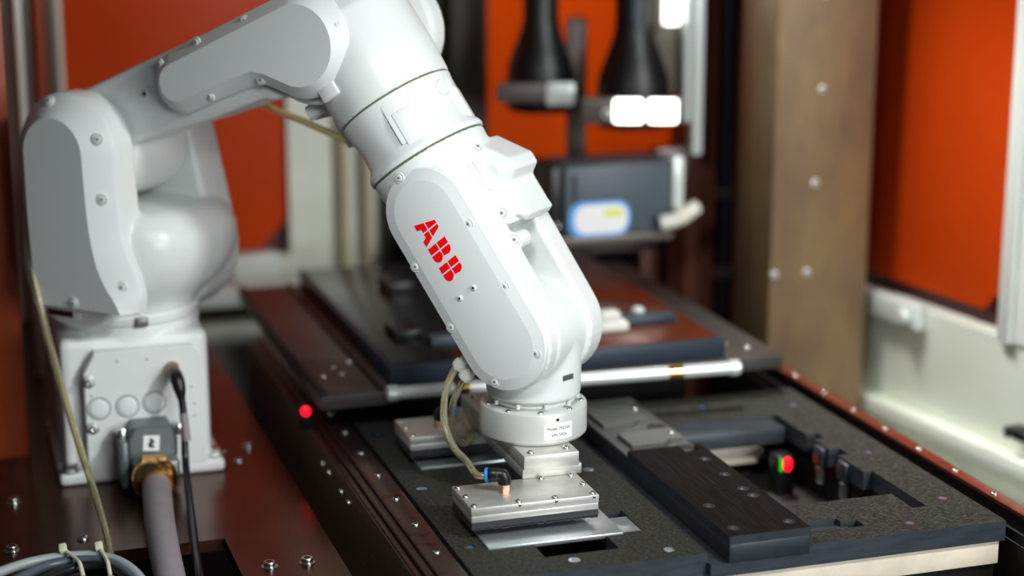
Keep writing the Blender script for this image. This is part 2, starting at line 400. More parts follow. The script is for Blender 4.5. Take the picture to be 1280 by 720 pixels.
# ================================================================== RAILS AND FIXTURE TABLE
rl = thing('guide_rail', 'dark brown steel guide rail with dusty side beside the robot plate', 'rail', (.45, 1.9, -.2), group='guide rails')
mb = MB(); mb.box(.440, .486, 1.45, 2.62, -.22, .038, .001); mb.box(.415, .440, 1.45, 2.62, -.22, -.10); build(mb, 'rail_body', 'railside', rl, smooth=False)
mb = MB(); mb.box(.4565, .4845, 1.45, 2.62, .038, .05, .0012); cap = build(mb, 'top_strip', 'rail', rl)
mb = MB(); mb.box(.4475, .4555, 1.45, 2.62, .038, .0465, .001); mb.box(.4405, .4462, 1.45, 2.62, .036, .042, .001); build(mb, 'slide_strip', 'rail', rl)
for k in range(11): screw((.4706, 1.625 + k * .0825, .05), (0, 0, 1), .0042, cap)
for (u, z) in ((2.11, .016), (2.075, .016), (2.01, .014), (1.972, .014)): screw((.44, u, z), (-1, 0, 0), .0045, rl)
mb = MB(); mb.box(.426, .4395, 2.172, 2.186, .040, .075, .003); ls = build(mb, 'sensor', 'black', rl)
mb = MB(); mb.lathe([(.006, 0), (.006, .003), (.003, .005), (0, .005)], 16, frame((.4325, 2.172, .066), (0, -1, 0))); build(mb, 'light', 'ledred', ls)

rr = thing('guide_rail', 'red-brown guide rail along the cream wall', 'rail', (1.11, 1.9, -.2), group='guide rails')
mb = MB(); mb.box(1.090, 1.13, 1.40, 2.40, -.22, .020, .001); mb.box(1.108, 1.122, 1.40, 2.40, .020, .0405); build(mb, 'rail_body', 'darkrail', rr, smooth=False)
mb = MB(); mb.box(1.1055, 1.1215, 1.40, 2.40, .0405, .046, .0012); cap = build(mb, 'top_strip', 'railred', rr)
mb = MB(); mb.box(1.0915, 1.0965, 1.40, 2.40, .020, .032, .001); build(mb, 'slide_strip', 'darkrail', rr)
for k in range(9): screw((1.112, 1.53 + k * .0825, .046), (0, 0, 1), .004, cap)

# left fixture plate with pockets
fp = thing('fixture_plate', 'dusty black fixture plate with pockets under the gripper', 'plate', (.61, 1.9, .02))
mb = MB(); holes_plate(mb, .4895, .733, 1.622, 2.23, .024, .05, [(.572, .652, 1.662, 1.725), (.522, .672, 1.70, 1.81), (.672, .694, 1.702, 1.765), (.522, .672, 1.975, 2.06)], mi_top=0, mi_side=1)
mb.box(.4905, .732, 1.623, 2.229, .012, .0255, 0, mi=0); mb.box(.53, .560, 1.705, 1.80, .024, .0468); mb.box(.53, .66, 1.99, 2.05, .024, .0468)
build(mb, 'plate', ['tray', 'trayedge'], fp, smooth=False)
for (x, y) in ((.5066, 1.8968), (.5073, 1.7118), (.5977, 1.6461), (.6997, 1.6427), (.5066, 2.10), (.706, 1.90), (.706, 2.11)):
    screw((x, y, .05), (0, 0, 1), .0062, fp, 'flat')
for nm, y0, y1, lb in (('metal_sheet', 1.698, 1.808, 'brushed metal sheet lying in the pocket under the front gripper head'), ('metal_sheet', 1.957, 2.058, 'brushed metal sheet under the rear gripper head')):
    t = thing(nm, lb, 'metal sheet', (.6, (y0 + y1) / 2, .04), group='metal sheets in the fixture')
    mb = MB(); mb.box(.523, .671, y0, y1, .0470, .0525, .0012); build(mb, 'body', 'sheet', t)
    mb = MB(); mb.prism([(.655, y0 + .006), (.6935, y0 + .006), (.6935, y0 + .050), (.668, y0 + .050)] + arc(.668, y0 + .034, .016, 90, 180, 8), [(0, .0405), (0, .0488), (.001, .0494)]); build(mb, 'tab', 'sheet', t)

# right fixture frame with the large opening
ff = thing('window_fixture', 'black fixture frame with a large opening right of the guide block', 'frame', (.9, 1.85, 0))
mb = MB(); holes_plate(mb, .8430, 1.075, 1.613, 2.13, .026, .0485, [(.84, 1.006, 1.725, 2.03), (.84, .905, 1.650, 1.674), (.905, .924, 1.646, 1.664), (1.0, 1.017, 1.678, 1.80), (1.0, 1.02, 1.862, 1.885), (1.0, 1.02, 1.925, 1.945)], mi_top=0, mi_side=1)
build(mb, 'frame_plate', ['tray', 'trayedge'], ff, smooth=False)
mb = MB(); holes_plate(mb, .846, 1.0, 1.700, 1.726, .030, .0455, [], mi_top=0, mi_side=1); build(mb, 'front_ledge', ['tray', 'trayedge'], ff, smooth=False)
mb = MB(); mb.box(.846, 1.0, 1.99, 2.031, .024, .044, .001); build(mb, 'rear_ledge', 'trayedge', ff)
mb = MB(); mb.box(.8435, .9045, 1.650, 1.674, .030, .0425); mb.box(.733, .8430, 1.613, 2.13, .026, .0400); build(mb, 'slot_floor', 'trayedge', ff, smooth=False)
for (x, y) in ((1.0455, 1.6954), (.9733, 1.6384), (1.045, 1.86), (1.045, 2.06), (.93, 2.085)): screw((x, y, .0485), (0, 0, 1), .0062, ff, 'flat')
for y in (1.845, 1.905):
    t = put(*MB().lathe([(.006, 0), (.0075, .002), (.0075, .020), (.006, .022)], 20, Matrix.Translation((1.008, y, .0))).mesh('roller', [M['steel']]), 'roller', ff)
    mb = MB(); mb.box(1.000, 1.016, y - .012, y + .012, .022, .046, .003); build(mb, 'roller_block', 'trayedge', ff)
# cream profile under the frame
pf = thing('support_profile', 'cream aluminium profile running below the front edge of the frame', 'profile', (.8, 1.63, 0))
mb = MB(); mb.box(.489, 1.072, 1.618, 1.640, -.002, .0245, .002); build(mb, 'bar', 'cream', pf)
mb = MB(); mb.box(.489, 1.072, 1.627, 1.640, -.22, -.002); build(mb, 'web', 'bed', pf, smooth=False)
mb = MB(); mb.box(.80, .985, 2.02, 2.045, -.012, .020, .008); c_ = build(mb, 'support_profile', 'cream'); tag(c_, 'cream cross profile seen through the frame opening', 'profile')
screw((.982, 2.019, .004), (0, -1, 0), .008, c_)
mb = MB(); mb.box(.735, 1.085, 1.64, 2.14, -.045, -.03); struct(build(mb, 'floor', 'table', smooth=False))
mb = MB(); mb.box(1.022, 1.035, 1.66, 2.1, -.03, .025); mb.box(.735, .75, 1.66, 2.1, -.03, .025); mb.box(.735, 1.03, 2.05, 2.1, -.03, .015)
tag(build(mb, 'well_liner', 'bed', smooth=False), 'black inner walls below the frame opening', 'liner')
sn = thing('sensor', 'small black sensor with red and green lights inside the frame opening', 'sensor', (.985, 1.96, -.03))
mb = MB(); mb.box(.973, .996, 1.952, 1.980, -.03, .020, .003); build(mb, 'housing', 'black', sn)
mb = MB(); mb.lathe([(.0085, 0), (.0085, .003), (.005, .005), (0, .005)], 18, frame((.985, 1.952, .0105), (0, -1, 0)) @ Matrix.Diagonal((.7, 1.1, 1, 1))); build(mb, 'red_light', 'ledred', sn)
mb = MB(); mb.box(.9745, .978, 1.9485, 1.954, .002, .018, .001); build(mb, 'green_light', 'ledgreen', sn)
# under table supports
mb = MB(); mb.box(.50, .73, 1.66, 2.22, -.22, .020); tag(build(mb, 'table_base', 'bed', smooth=False), 'black machine base below the fixture plate', 'machine base')

# guide block
gb = thing('guide_block', 'long dark guide block with screw holes between plate and frame', 'block', (.797, 1.85, .04))
mb = MB(); mb.box(.752, .8425, 1.611, 2.115, .0405, .0605, .0012); build(mb, 'body', 'block', gb)
mb = MB(); holes_plate(mb, .752, .8425, 1.611, 1.895, .0605, .0695, [(.815, .835, 1.872, 1.90)], mi_top=1, mi_side=0); tp = build(mb, 'wear_plate', ['block', 'blocktop'], gb, smooth=False)
for (x, y) in ((.766, 1.632), (.828, 1.632), (.768, 1.70), (.8265, 1.715), (.8255, 1.738), (.8265, 1.787), (.826, 1.842)):
    piece('hole', lambda b: (b.lathe([(1.12, -.1), (1.1, .03), (.95, .05), (.88, -.05)], 20), b.lathe([(.9, -.09), (.5, .12), (0, .12)], 20, mi=1)), ['block', 'trayedge'], 'bolt_hole', (x, y, .0695), (0, 0, 1), tp, .0058)
mb = MB(); mb.box(.753, .8415, 1.895, 2.115, .0605, .0622, .0004); build(mb, 'rear_top', 'greyplate', gb)
mb = MB(); mb.prism([(.762, 2.0), (.800, 2.0), (.812, 2.012), (.826, 2.012), (.826, 2.095), (.762, 2.095)], [(0, .062), (0, .0665), (.0008, .067)]); build(mb, 'spacer', 'greyplate', gb)
mb = MB(); mb.prism([(.766, 1.915), (.806, 1.915), (.818, 1.925), (.836, 1.925), (.836, 1.963), (.766, 1.963)], [(0, .062), (0, .068), (.0008, .0685)]); build(mb, 'spacer', 'alu_dark', gb)
for y in (1.905, 1.99): 
    mb = MB(); mb.prism([(.812, y - .004), (.838, y - .004), (.838, y + .008), (.822, y + .012)], [(0, .0622), (0, .0628)]); build(mb, 'notch', 'socket', gb, smooth=False)
screw((.822, 2.05, .067), (0, 0, 1), .004, gb); screw((.827, 1.945, .0685), (0, 0, 1), .004, gb)

# ================================================================== SHUTTLE TABLE BEHIND
st = thing('shuttle_table', 'grey shuttle table plate behind the fixtures', 'table', (.75, 2.4, -.2))
mb = MB(); mb.box(.44, 1.056, 2.115, 2.70, .082, .0995, .0015); build(mb, 'plate', 'table', st)
mb = MB(); mb.box(.52, 1.0, 2.30, 2.66, -.22, .082); build(mb, 'pedestal', 'bed', st, smooth=False)
for x0, x1 in ((.440, .449), (.513, .519)):
    mb = MB(); mb.box(x0, x1, 2.118, 2.70, .0995, .1035, .001); build(mb, 'edge_strip', 'darkrail', st)
for (x, y) in ((.462, 2.20), (.487, 2.205), (.483, 2.235), (.507, 2.255), (1.005, 2.19), (1.027, 2.165)): screw((x, y, .0995), (0, 0, 1), .005, st)
mb = MB(); mb.lathe([(.0088, 0), (.0088, .40)], 24, frame((.532, 2.116, .0975), (1, 0, 0))); 
rd = thing('cylinder_rod', 'pale aluminium rod lying along the front edge of the shuttle table', 'rod', (.75, 2.107, .0975))
rodf = frame((.525, 2.1045, .0995), (1, -.055, 0))
build(MB(rodf).lathe([(.0085, 0), (.0085, .445)], 28), 'rod', 'rod', rd)
for z in (-.006, .437): build(MB(rodf @ Matrix.Translation((0, 0, z))).lathe([(.006, 0), (.0105, .002), (.0105, .013), (.008, .016)], 24), 'end_cap', 'rod', rd)
for z in (.078, .356): build(MB(rodf @ Matrix.Translation((0, 0, z))).lathe([(.0092, 0), (.0092, .019)], 24), 'collar', 'brass', rd)
fx = thing('dark_fixture', 'low dark glossy fixture lying on the shuttle table', 'fixture', (.75, 2.4, .0995))
mb = MB(); mb.box(.531, .979, 2.128, 2.69, .0995, .124, .001); build(mb, 'body', 'fixfront', fx)
mb = MB(); mb.box(.536, .70, 2.140, 2.685, .124, .1255, .0005); build(mb, 'top_plate', 'fixture', fx)
mb = MB(); mb.box(.702, .974, 2.140, 2.685, .124, .1255, .0005); build(mb, 'top_plate', 'fixbrown', fx)  # right half of the dark top, window reflection put into its colour
for (x0, x1, y0, y1, h, m_) in ((.604, .655, 2.205, 2.228, .012, 'slate'), (.680, .720, 2.185, 2.20, .010, 'slate'), (.565, .60, 2.24, 2.30, .014, 'black'), (.62, .66, 2.50, 2.56, .014, 'black'),
                           (.87, .95, 2.22, 2.245, .012, 'fixfront')):
    mb = MB(); mb.box(x0, x1, y0, y1, .1255, .1255 + h, .002); build(mb, 'clamp_block', m_, fx)
build(MB().lathe([(.007, 0), (.009, .004), (.009, .014), (.006, .018), (0, .019)], 20, Matrix.Translation((.905, 2.25, .1255))), 'knob', 'pale', fx)
pc = thing('white_clamp', 'white plastic clamp on the shuttle table right of the wrist', 'clamp', (.845, 2.215, .1255))
mb = MB(); mb.box(.822, .872, 2.195, 2.225, .1255, .140, .005, seg=3); build(mb, 'foot', 'plaster', pc)
mb = MB(); mb.box(.832, .862, 2.20, 2.222, .139, .153, .005, seg=3); build(mb, 'jaw', 'plaster', pc)

# ================================================================== ROBOT
JX, JY = .231, 2.273; r2 = math.sqrt(.5)
E_ = Vector((r2, -r2, 0)); N_ = Vector((-r2, -r2, 0))
# frame P: x along the arm, y up, z towards the cover side
P = Matrix(((E_.x, 0, N_.x, JX), (E_.y, 0, N_.y, JY), (0, 1, 0, 0), (0, 0, 0, 1)))
rb = thing('robot_arm', 'white six-axis robot arm with red lettering on its wrist', 'robot', (JX, JY, 0), R(-45))
J2 = (0, .399); J3 = (.315, .537); J5 = (.5615, .228)
AA = R(55.2); av = Vector((math.cos(AA), -math.sin(AA))); pv = Vector((math.sin(AA), math.cos(AA)))
# frame Fk: x across the forearm (+ = upper right), y = -t, z = back up the forearm, origin at wrist joint
FK = P @ Matrix(((pv.x, 0, -av.x, J5[0]), (pv.y, 0, -av.y, J5[1]), (0, -1, 0, 0), (0, 0, 0, 1)))
# frame PK: x across the forearm, y up the forearm, z = t
PK = P @ Matrix(((pv.x, -av.x, 0, J5[0]), (pv.y, -av.y, 0, J5[1]), (0, 0, 1, 0), (0, 0, 0, 1)))
def onP(s, z, t): return P @ Vector((s, z, t))
def onK(p, k, t): return PK @ Vector((p, k, t))

# --- base
base = MB()
base.box(.1317, .3304, 2.168, 2.395, 0, .016, .004)
base.box(.140, .318, 2.186, 2.37, .010, .176, .010)
base.lathe([(.088, .165), (.088, .186)], 40, Matrix.Translation((JX, JY, 0)))
bs = cast(base, 'base', 'white', rb, .0025, 4)
for (x, y) in ((.1455, 2.181), (.3215, 2.192), (.1455, 2.375)): screw((x, y, .016), (0, 0, 1), .0085, bs, 'bolt', 'bolt')
mb = MB()
out = [(.166, .012), (.3085, .012), (.3085, .146), (.297, .163), (.180, .163), (.166, .138)]
mb.prism(out, [(0, 0), (0, .019), (.0015, .0205)], Matrix(((1, 0, 0, 0), (0, 0, -1, 2.1885), (0, 1, 0, 0), (0, 0, 0, 1))))
pn = build(mb, 'rear_panel', 'white', rb)
YP = 2.168
for (x, z) in ((.1715, .128), (.1735, .070)): piece('pscrew', lambda b: (b.lathe([(1.3, -.2), (1.3, .05), (1, .1), (.9, -.05)], 20), b.lathe([(.8, -.1), (.7, .5), (.4, .55), (0, .3)], 20)), ['steel'], 'screw', (x, YP, z), (0, -1, 0), pn, .006)
for (x, z) in ((.182, .094), (.2155, .094), (.2475, .096)):
    piece('plug', lambda b: b.lathe([(1.0, -.1), (1.0, .05), (.86, .06), (.8, .20), (.6, .25), (0, .25)], 28).lathe([(1.14, -.05), (1.14, .02), (1.0, .02), (1.0, -.05)], 28, mi=1), ['cover', 'pit'], 'plug', (x, YP, z), (0, -1, 0), pn, .0125)
for (x, z) in ((.2065, .151), (.2415, .151), (.1745, .111), (.278, .127), (.293, .112), (.296, .09), (.295, .075)): screw((x, YP, z), (0, -1, 0), .002, pn, 'dome')
build(MB().lathe([(.009, 0), (.009, .004), (.0075, .006), (.0075, .012)], 24, frame((.2705, YP, .137), (0, -1, -.1))), 'socket_ring', 'copper', pn)
# --- turret
tu = MB(P)
PV = Matrix.Rotation(-PI / 2, 4, 'X')   # lathe axis up inside frame P
def up(h): return Matrix.Translation((0, h, 0)) @ Matrix.Rotation(-PI / 2, 4, 'X')
def oval(cs, ct, hs_, ht, z, ex=3., n=48):
    o = []
    for i in range(n):
        a = 2 * PI * i / n; c, d = math.cos(a), math.sin(a)
        o.append((cs + hs_ * math.copysign(abs(c) ** (2 / ex), c), z, ct - ht * math.copysign(abs(d) ** (2 / ex), d)))
    return o
TR_ = ([oval(0, 0, .084, .084, .196, 2), oval(0, -.002, .090, .090, .212, 2.1), oval(.008, -.010, .100, .100, .236, 2.6), oval(.014, -.014, .105, .104, .262, 3),
          oval(.016, -.015, .106, .105, .290, 3), oval(.012, -.014, .100, .100, .312, 3), oval(.008, -.012, .088, .088, .324, 3), oval(.008, -.012, .06, .06, .328, 3)])
cols = [spline([r_[i] for r_ in TR_], 5) for i in range(48)]
tu.rings([[c_[k] for c_ in cols] for k in range(len(cols[0]))])
tu.prism(hull2((0, .399), .070, (.0, .26), .078), [(.012, .052), (0, .058), (0, .092), (.004, .096)])
tu.prism(hull2((0, .395), .066, (.012, .26), .085), [(.014, -.118), (0, -.108), (0, -.060), (.004, -.054)])
tr = cast(tu, 'turret', 'white', rb, .0025, 8)
build(MB().lathe([(.080, .186), (.087, .187), (.0885, .190), (.0885, .196), (.086, .199), (.080, .199)], 56, Matrix.Translation((JX, JY, 0))), 'turret_ring', 'white', rb)
mb = MB(); mb.box(-.008, .008, -.0925, -.084, .186, .198, .002, Matrix.Translation((JX, JY, 0)) @ Matrix.Rotation(R(5), 4, 'Z')); build(mb, 'ring_stop', 'alu_dark', rb)
# shoulder cover
def side(pts, n=4): return [tuple(p[:2]) for p in spline([(x, z, 0) for x, z in pts], n)]
out = arc(.003, .399, .070, 0, 180, 28) + side([(-.066, .36), (-.065, .31), (-.061, .265), (-.054, .232), (-.046, .2135)]) + side([(.100, .2135), (.103, .235), (.099, .256), (.089, .278), (.079, .302), (.075, .335), (.073, .37)])
inn = arc(.0, .399, .043, 0, 180, 28) + side([(-.043, .36), (-.042, .31), (-.040, .265), (-.042, .232), (-.040, .2175)]) + side([(.088, .2175), (.080, .232), (.068, .248), (.057, .270), (.050, .300), (.046, .335), (.044, .37)])
o2 = inset(out, .003)
mb = MB(P); mb.rings([[(p[0], p[1], h) for p in q] for q, h in ((out, .088), (out, .096), (o2, .100), (inn, .120))])
sc_ = build(mb, 'shoulder_cover', 'cover', rb, sharp=24)
for (s, z, t, nx, nz) in ((-.012, .4595, .1065, -.1, .5), (.0585, .420, .1085, .5, .1), (.0610, .350, .1095, .5, .0), (.083, .248, .1095, .4, .1), (.02, .224, .1205, .05, -.05)):
    screw(onP(s, z, t), P.to_3x3() @ Vector((nx, nz, 1)), .0046, sc_, 'lug')
# handle slot below the cover
mb = MB(P); mb.box(-.045, .012, .194, .2095, .07, .097, .005, seg=3); hs = build(mb, 'lifting_eye', 'white', rb)
mb = MB(P); mb.box(-.040, -.002, .1985, .206, .0965, .0975); build(mb, 'slot', 'maroon', hs, smooth=False)
# --- lower arm
la = MB(P)
def notch_outline(c1, r1, c2, r2, nx, nz):
    h = hull2(c1, r1, c2, r2, 26)
    d = math.atan2(c2[1] - c1[1], c2[0] - c1[0])
    a_, b_ = arc(c1[0], c1[1], r1, math.degrees(d) + 96, math.degrees(d) + 268, 24), None
    b_ = arc(c2[0], c2[1], r2, math.degrees(d) - 128, math.degrees(d) + 92, 34)
    return a_ + [(nx - .05, nz - .0155), (nx - .02, nz - .004), (nx - .006, nz + .0005), (nx + .006, nz - .001)] + b_
LAO = notch_outline((.005, .428), .040, J3, .060, .258, .4705)
i_ = next(i for i, q in enumerate(LAO) if abs(q[0] - .208) < 1e-4 and q[1] < .46)
LAO = LAO[:i_] + [(.060, .404), (.11, .4235), (.16, .438)] + LAO[i_:]
la.prism(LAO, [(.01, -.035), (0, -.025), (0, .050), (.003, .054)])
la.lathe([(.066, -.030), (.069, -.026), (.069, .050), (.066, .054)], 48, Matrix.Translation((J3[0], J3[1], 0)))
la.lathe([(.060, -.056), (.066, -.05), (.066, .046), (.062, .05)], 48, Matrix.Translation((J2[0], J2[1], 0)))
lar = cast(la, 'lower_arm', 'white', rb, .0025, 6)
LCO = notch_outline((.150, .487), .036, J3, .0595, .2625, .4905)
mb = MB(P); mb.prism(LCO, [(0, .050), (0, .066), (.002, .068), (.0145, .080)])
lc = build(mb, 'lower_arm_cover', 'cover', rb, sharp=24)
for (s, z) in ((.124, .506), (.1365, .466), (.1915, .4735), (.262, .4965), (.337, .494), (.176, .533), (.243, .560), (.312, .586), (.360, .560)):
    c = Vector((.23, .515)); v = Vector((s, z)) - c
    screw(onP(s, z, .0718), onP(s + v.x * 1.2, z + v.y * 2, .070 + .40) - onP(s, z, .07), .0042, lc, 'lug')
screw(onP(.088, .468, .0535), N_, .006, lar, 'dome')
# --- upper arm (elbow housing)
ua = MB(P)
ua.lathe([(.064, -.092), (.070, -.086), (.0715, .034), (.068, .038)], 56, Matrix.Translation((J3[0], J3[1], 0)))
ua.lathe([(.052, -.130), (.060, -.128), (.068, -.12), (.068, -.098), (.064, -.09)], 56, Matrix.Translation((J3[0] + .006, J3[1], 0)))
fa = MB(FK); fa.lathe([(.0680, .2964), (.0690, .2985), (.071, .34), (.070, .40), (.055, .43)], 56)
ua.v += fa.v; n0 = len(ua.v) - len(fa.v); ua.f += [tuple(i + n0 for i in f) for f in fa.f]; ua.mi += fa.mi
uar = cast(ua, 'upper_arm', 'white', rb, .0025, 5)
build(MB(P).lathe([(.0705, .0365), (.0705, .0395)], 56, Matrix.Translation((J3[0], J3[1], 0))), 'elbow_seam', 'screw', rb)
build(MB(PK).box(-.038, -.014, .326, .343, .050, .072, .0025), 'stop_block', 'white', rb)
build(MB(PK).prism(rrect(-.090, -.060, .328, .346, .004), [(0, -.03), (0, .03), (.003, .034)]), 'stop_block', 'white', rb)
build(MB(FK).lathe([(.0055, 0), (.0055, .035), (.004, .038)], 16, frame((-.078, -.0, .285), (0, 0, 1))), 'stop_pin', 'white', rb)
# --- forearm
for k, rr_ in ((.2957, .0668), (.2240, .0686)):
    build(MB(FK).lathe([(rr_, k - .0022), (rr_, k + .0022)], 64), 'joint_seam', 'seam', rb)
fo = MB(FK)
fo.lathe([(.066, .2240), (.0705, .2246), (.0712, .228), (.0700, .232), (.0640, .241), (.0630, .262), (.0660, .280), (.0680, .2940), (.067, .2950)], 64)
for ang in (158, 22, -60): # ribs
    rm = Matrix.Rotation(R(ang), 4, 'Z')
    fo.box(.0600, .0670, -.012, .012, .236, .275, .002, rm); fo.box(.055, .0655, -.018, .018, .24, .29, .002, rm)
fo.lathe([(.010, .050), (.010, .066), (.008, .0685), (.0, .069)], 20, Matrix.Translation((0, 0, .277)) @ Matrix.Rotation(R(-8), 4, 'Z') @ Matrix.Rotation(PI / 2, 4, 'Y'))
fr = build(fo, 'forearm', 'white', rb)
# --- wrist housing
wr_ = MB(FK)
wr_.lathe([(.050, .12), (.058, .15), (.064, .180), (.0680, .205), (.0692, .2205), (.0686, .2234)], 64)
wk = MB(PK)
wk.prism(hull2((0, 0), .0535, (0, .165), .0535), [(.004, .016), (0, .02), (0, .060)])                 # cover side fork
wk.prism(hull2((0, 0), .0605, (.004, .15), .0600), [(.012, -.067), (.003, -.064), (0, -.058), (0, -.030), (.004, -.026)])   # far fork
wk.prism([(-.052, .09), (.030, .105), (.058, .118), (.064, .16), (.06, .20), (-.055, .20)], [(0, -.05), (0, .035)])
wk.prism([(.05, .118), (.068, .104), (.0775, .108), (.0765, .118), (.0765, .150), (.089, .158), (.089, .171), (.062, .208), (.045, .210)], [(.008, -.055), (0, -.050), (0, .004), (.010, .018)])
wk.prism([(.045, .112), (.062, .108), (.066, .12), (.066, .148), (.062, .20), (.045, .205)], [(0, 0), (0, .026), (.006, .032)])
wk.lathe([(.010, .0), (.010, .024)], 20, Matrix.Translation((.052, .091, 0)))
wr_.v += wk.v; n0 = len(wr_.v) - len(wk.v); wr_.f += [tuple(i + n0 for i in f) for f in wk.f]; wr_.mi += wk.mi
wh = cast(wr_, 'wrist_housing', 'white', rb, .0018, 4)
build(MB(PK).prism(rrect(.0545, .0660, .150, .186, .002), [(0, .024), (0, .0325), (.001, .0333)]), 'name_plate', 'white', wh)
for (p, k, t, nn) in ((.066, .200, .012, (1, .25, .35)), (.061, .123, .031, (.4, 0, 1)), (.055, .092, .026, (.3, 0, 1))):
    screw(onK(p, k, t), PK.to_3x3() @ Vector(nn), .0048, wh, 'lug')
# wrist cover with lettering
mb = MB(PK); mb.prism(hull2((0, 0), .0512, (0, .1635), .0512, 30), [(0, .050), (0, .0655), (.0012, .0672), (.004, .0678), (.013, .0708), (.014, .0710)])
wc = build(mb, 'wrist_cover', 'cover', rb, sharp=30)
for (p, k) in ((-.005, .2125), (-.0442, .1225), (-.0440, .046), (.0400, .129), (.0390, .052), (.0300, -.026), (-.0315, -.029)):
    screw(onK(p, k, .0688), N_, .0042, wc, 'lug')
for (p, k) in ((.007, .0686), (-.0144, .0671)): screw(onK(p, k, .0710), N_, .0032, wc, 'dome')
lg = MB(PK)
def LP(pts):
    o = []
    for x, y in pts:
        x2 = x - (y + .018) * .078; o.append((y, .2 - x2))
    area = sum(o[i - 1][0] * o[i][1] - o[i][0] * o[i - 1][1] for i in range(len(o)))
    if area < 0: o = o[::-1]
    lg.prism(o, [(0, .0705), (0, .07125)])
yb, yt, g1, g0 = -.0182, .0084, -.0041, -.0057
xc = .0535
LP([(xc - .0135, yb), (xc - .0068, yb), (xc - .0048, -.0127), (xc - .0008, -.0127), (xc - .0008, g0), (xc - .0092, g0)])
LP([(xc + .0008, g0), (xc + .0008, -.0127), (xc + .0048, -.0127), (xc + .0068, yb), (xc + .0135, yb), (xc + .0092, g0)])
LP([(xc - .0087, g1), (xc - .0008, g1), (xc - .0008, yt), (xc - .0043, yt)])
LP([(xc + .0008, g1), (xc + .0087, g1), (xc + .0043, yt), (xc + .0008, yt)])
for x0 in (.0700, .0933):
    LP([(x0, yb), (x0 + .0075, yb), (x0 + .0075, g0), (x0, g0)])
    LP([(x0, g1), (x0 + .0075, g1), (x0 + .0075, yt), (x0, yt)])
    xr = x0 + .0091
    LP([(xr, yb), (xr + .0035, yb)] + [(xr + .0035 + .0065 * math.sin(R(a)), yb + .0063 - .0063 * math.cos(R(a))) for a in range(10, 181, 10)][:15] + [(xr + .0075, g0), (xr, g0)])
    LP([(xr, g1), (xr + .0070, g1)] + [(xr + .0022 + .0058 * math.cos(R(a)), .0024 + .0060 * math.sin(R(a))) for a in range(-25, 91, 10)] + [(xr, yt)])
tag(build(lg, 'logo', 'red', wc, smooth=False), 'red block lettering reading ABB')
# --- tilt drum and turning disc
td = MB(P)
td.lathe([(.046, -.055), (.0545, -.050), (.0555, -.045), (.0555, .04), (.050, .048)], 56, Matrix.Translation((J5[0], J5[1], 0)))
td.lathe([(.0510, .1585), (.0525, .161), (.0530, .19), (.052, .225)], 56, Matrix.Translation((.5645, 0, 0)) @ up(0))
tdr = cast(td, 'wrist_joint', 'white', rb, .002, 4)
build(MB(P).lathe([(.043, .149), (.043, .152), (.047, .153), (.047, .159)], 48, Matrix.Translation((.5645, 0, 0)) @ up(0)), 'tool_flange', 'screw', rb)
mb = MB(P); mb.box(-.008, .008, .183, .189, .0, .0006, .0002, Matrix.Translation((.5645, 0, 0)) @ Matrix.Rotation(R(72), 4, 'Y') @ Matrix.Translation((0, 0, .0527))); build(mb, 'serial_plate', 'alu_dark', tdr)
for k in range(10):
    a = 2 * PI * k / 10 + .2
    q = onP(.5645 + .049 * math.cos(a), .1545, .049 * math.sin(a))
    piece('stub', lambda b: b.lathe([(1, -1), (1, 1), (.8, 1.2), (0, 1.2)], 10), ['screw'], 'flange_bolt', q, (0, 0, 1), rb, .0024)
# air fittings on the wrist
FIT = []
for (s, z, t) in ((.4955, .1890, .050), (.5030, .1775, .050)):
    d_ = P.to_3x3() @ Vector((-.62, -.72, .30)); q = onP(s, z, t); FIT.append((q, d_.normalized()))
    build(MB(frame(q - d_.normalized() * .024, d_)).lathe([(.0045, -.012), (.0045, .004), (.0062, .005), (.0062, .014), (.0086, .015), (.0086, .021), (.0072, .024), (.0042, .024)], 20), 'air_fitting', 'fit', rb)

# ================================================================== GRIPPER
GX, GY = (onP(.5645, 0, 0).x, onP(.5645, 0, 0).y)
gr = thing('vacuum_gripper', 'aluminium double gripper with round adapter disc on the robot wrist', 'gripper', (GX, GY, .058))
mb = MB(); mb.lathe([(.0, .1125), (.030, .1125), (.034, .1105), (.036, .1125), (.0565, .1135), (.0592, .1165), (.0595, .119), (.0595, .1465), (.0588, .1485), (.0575, .1492), (.047, .1495), (.0, .1495)], 72, Matrix.Translation((GX, GY, 0)))
ds = build(mb, 'adapter_disc', 'disc', gr)
for k in range(9):
    a = 2 * PI * k / 9 + .35
    screw((GX + .0525 * math.cos(a), GY + .0525 * math.sin(a), .1488), (0, 0, 1), .0036, ds)
# pin hole and paper label on the disc rim
ca = lambda a, r: (GX + r * math.cos(a), GY + r * math.sin(a))
am = math.atan2(-math.cos(R(17.9)), -math.sin(R(17.9)))        # towards the viewer
a0 = am + .47
q = ca(a0 - .02, .0594)
build(MB(frame((q[0], q[1], .1425), (math.cos(a0), math.sin(a0), 0))).lathe([(.0017, 0), (.0017, .0006), (0, .0006)], 14), 'pin_hole', 'black', ds)
mb = MB(); n_ = 10; vs = []; fs = []
for i in range(n_ + 1):
    a = am + .19 + .58 * i / n_
    for z in (.1205, .1385): vs.append((*ca(a, .0597), z))
for i in range(n_): fs.append((2 * i, 2 * i + 2, 2 * i + 3, 2 * i + 1))
lbl = build(mb.add(vs, fs), 'label', 'paper', ds)
tx = MB()
for body, size, zc_ in (('Model: M210X', .0049, .1312), ('S/N 5424', .0049, .1240)):
    vs, fs = text_mesh(body, size)
    tx.add([(*ca(am + .48 + v.x / .0597, .0599 + v.z), zc_ + v.y) for v in vs], fs)
build(tx, 'print', 'ink', lbl, smooth=False)
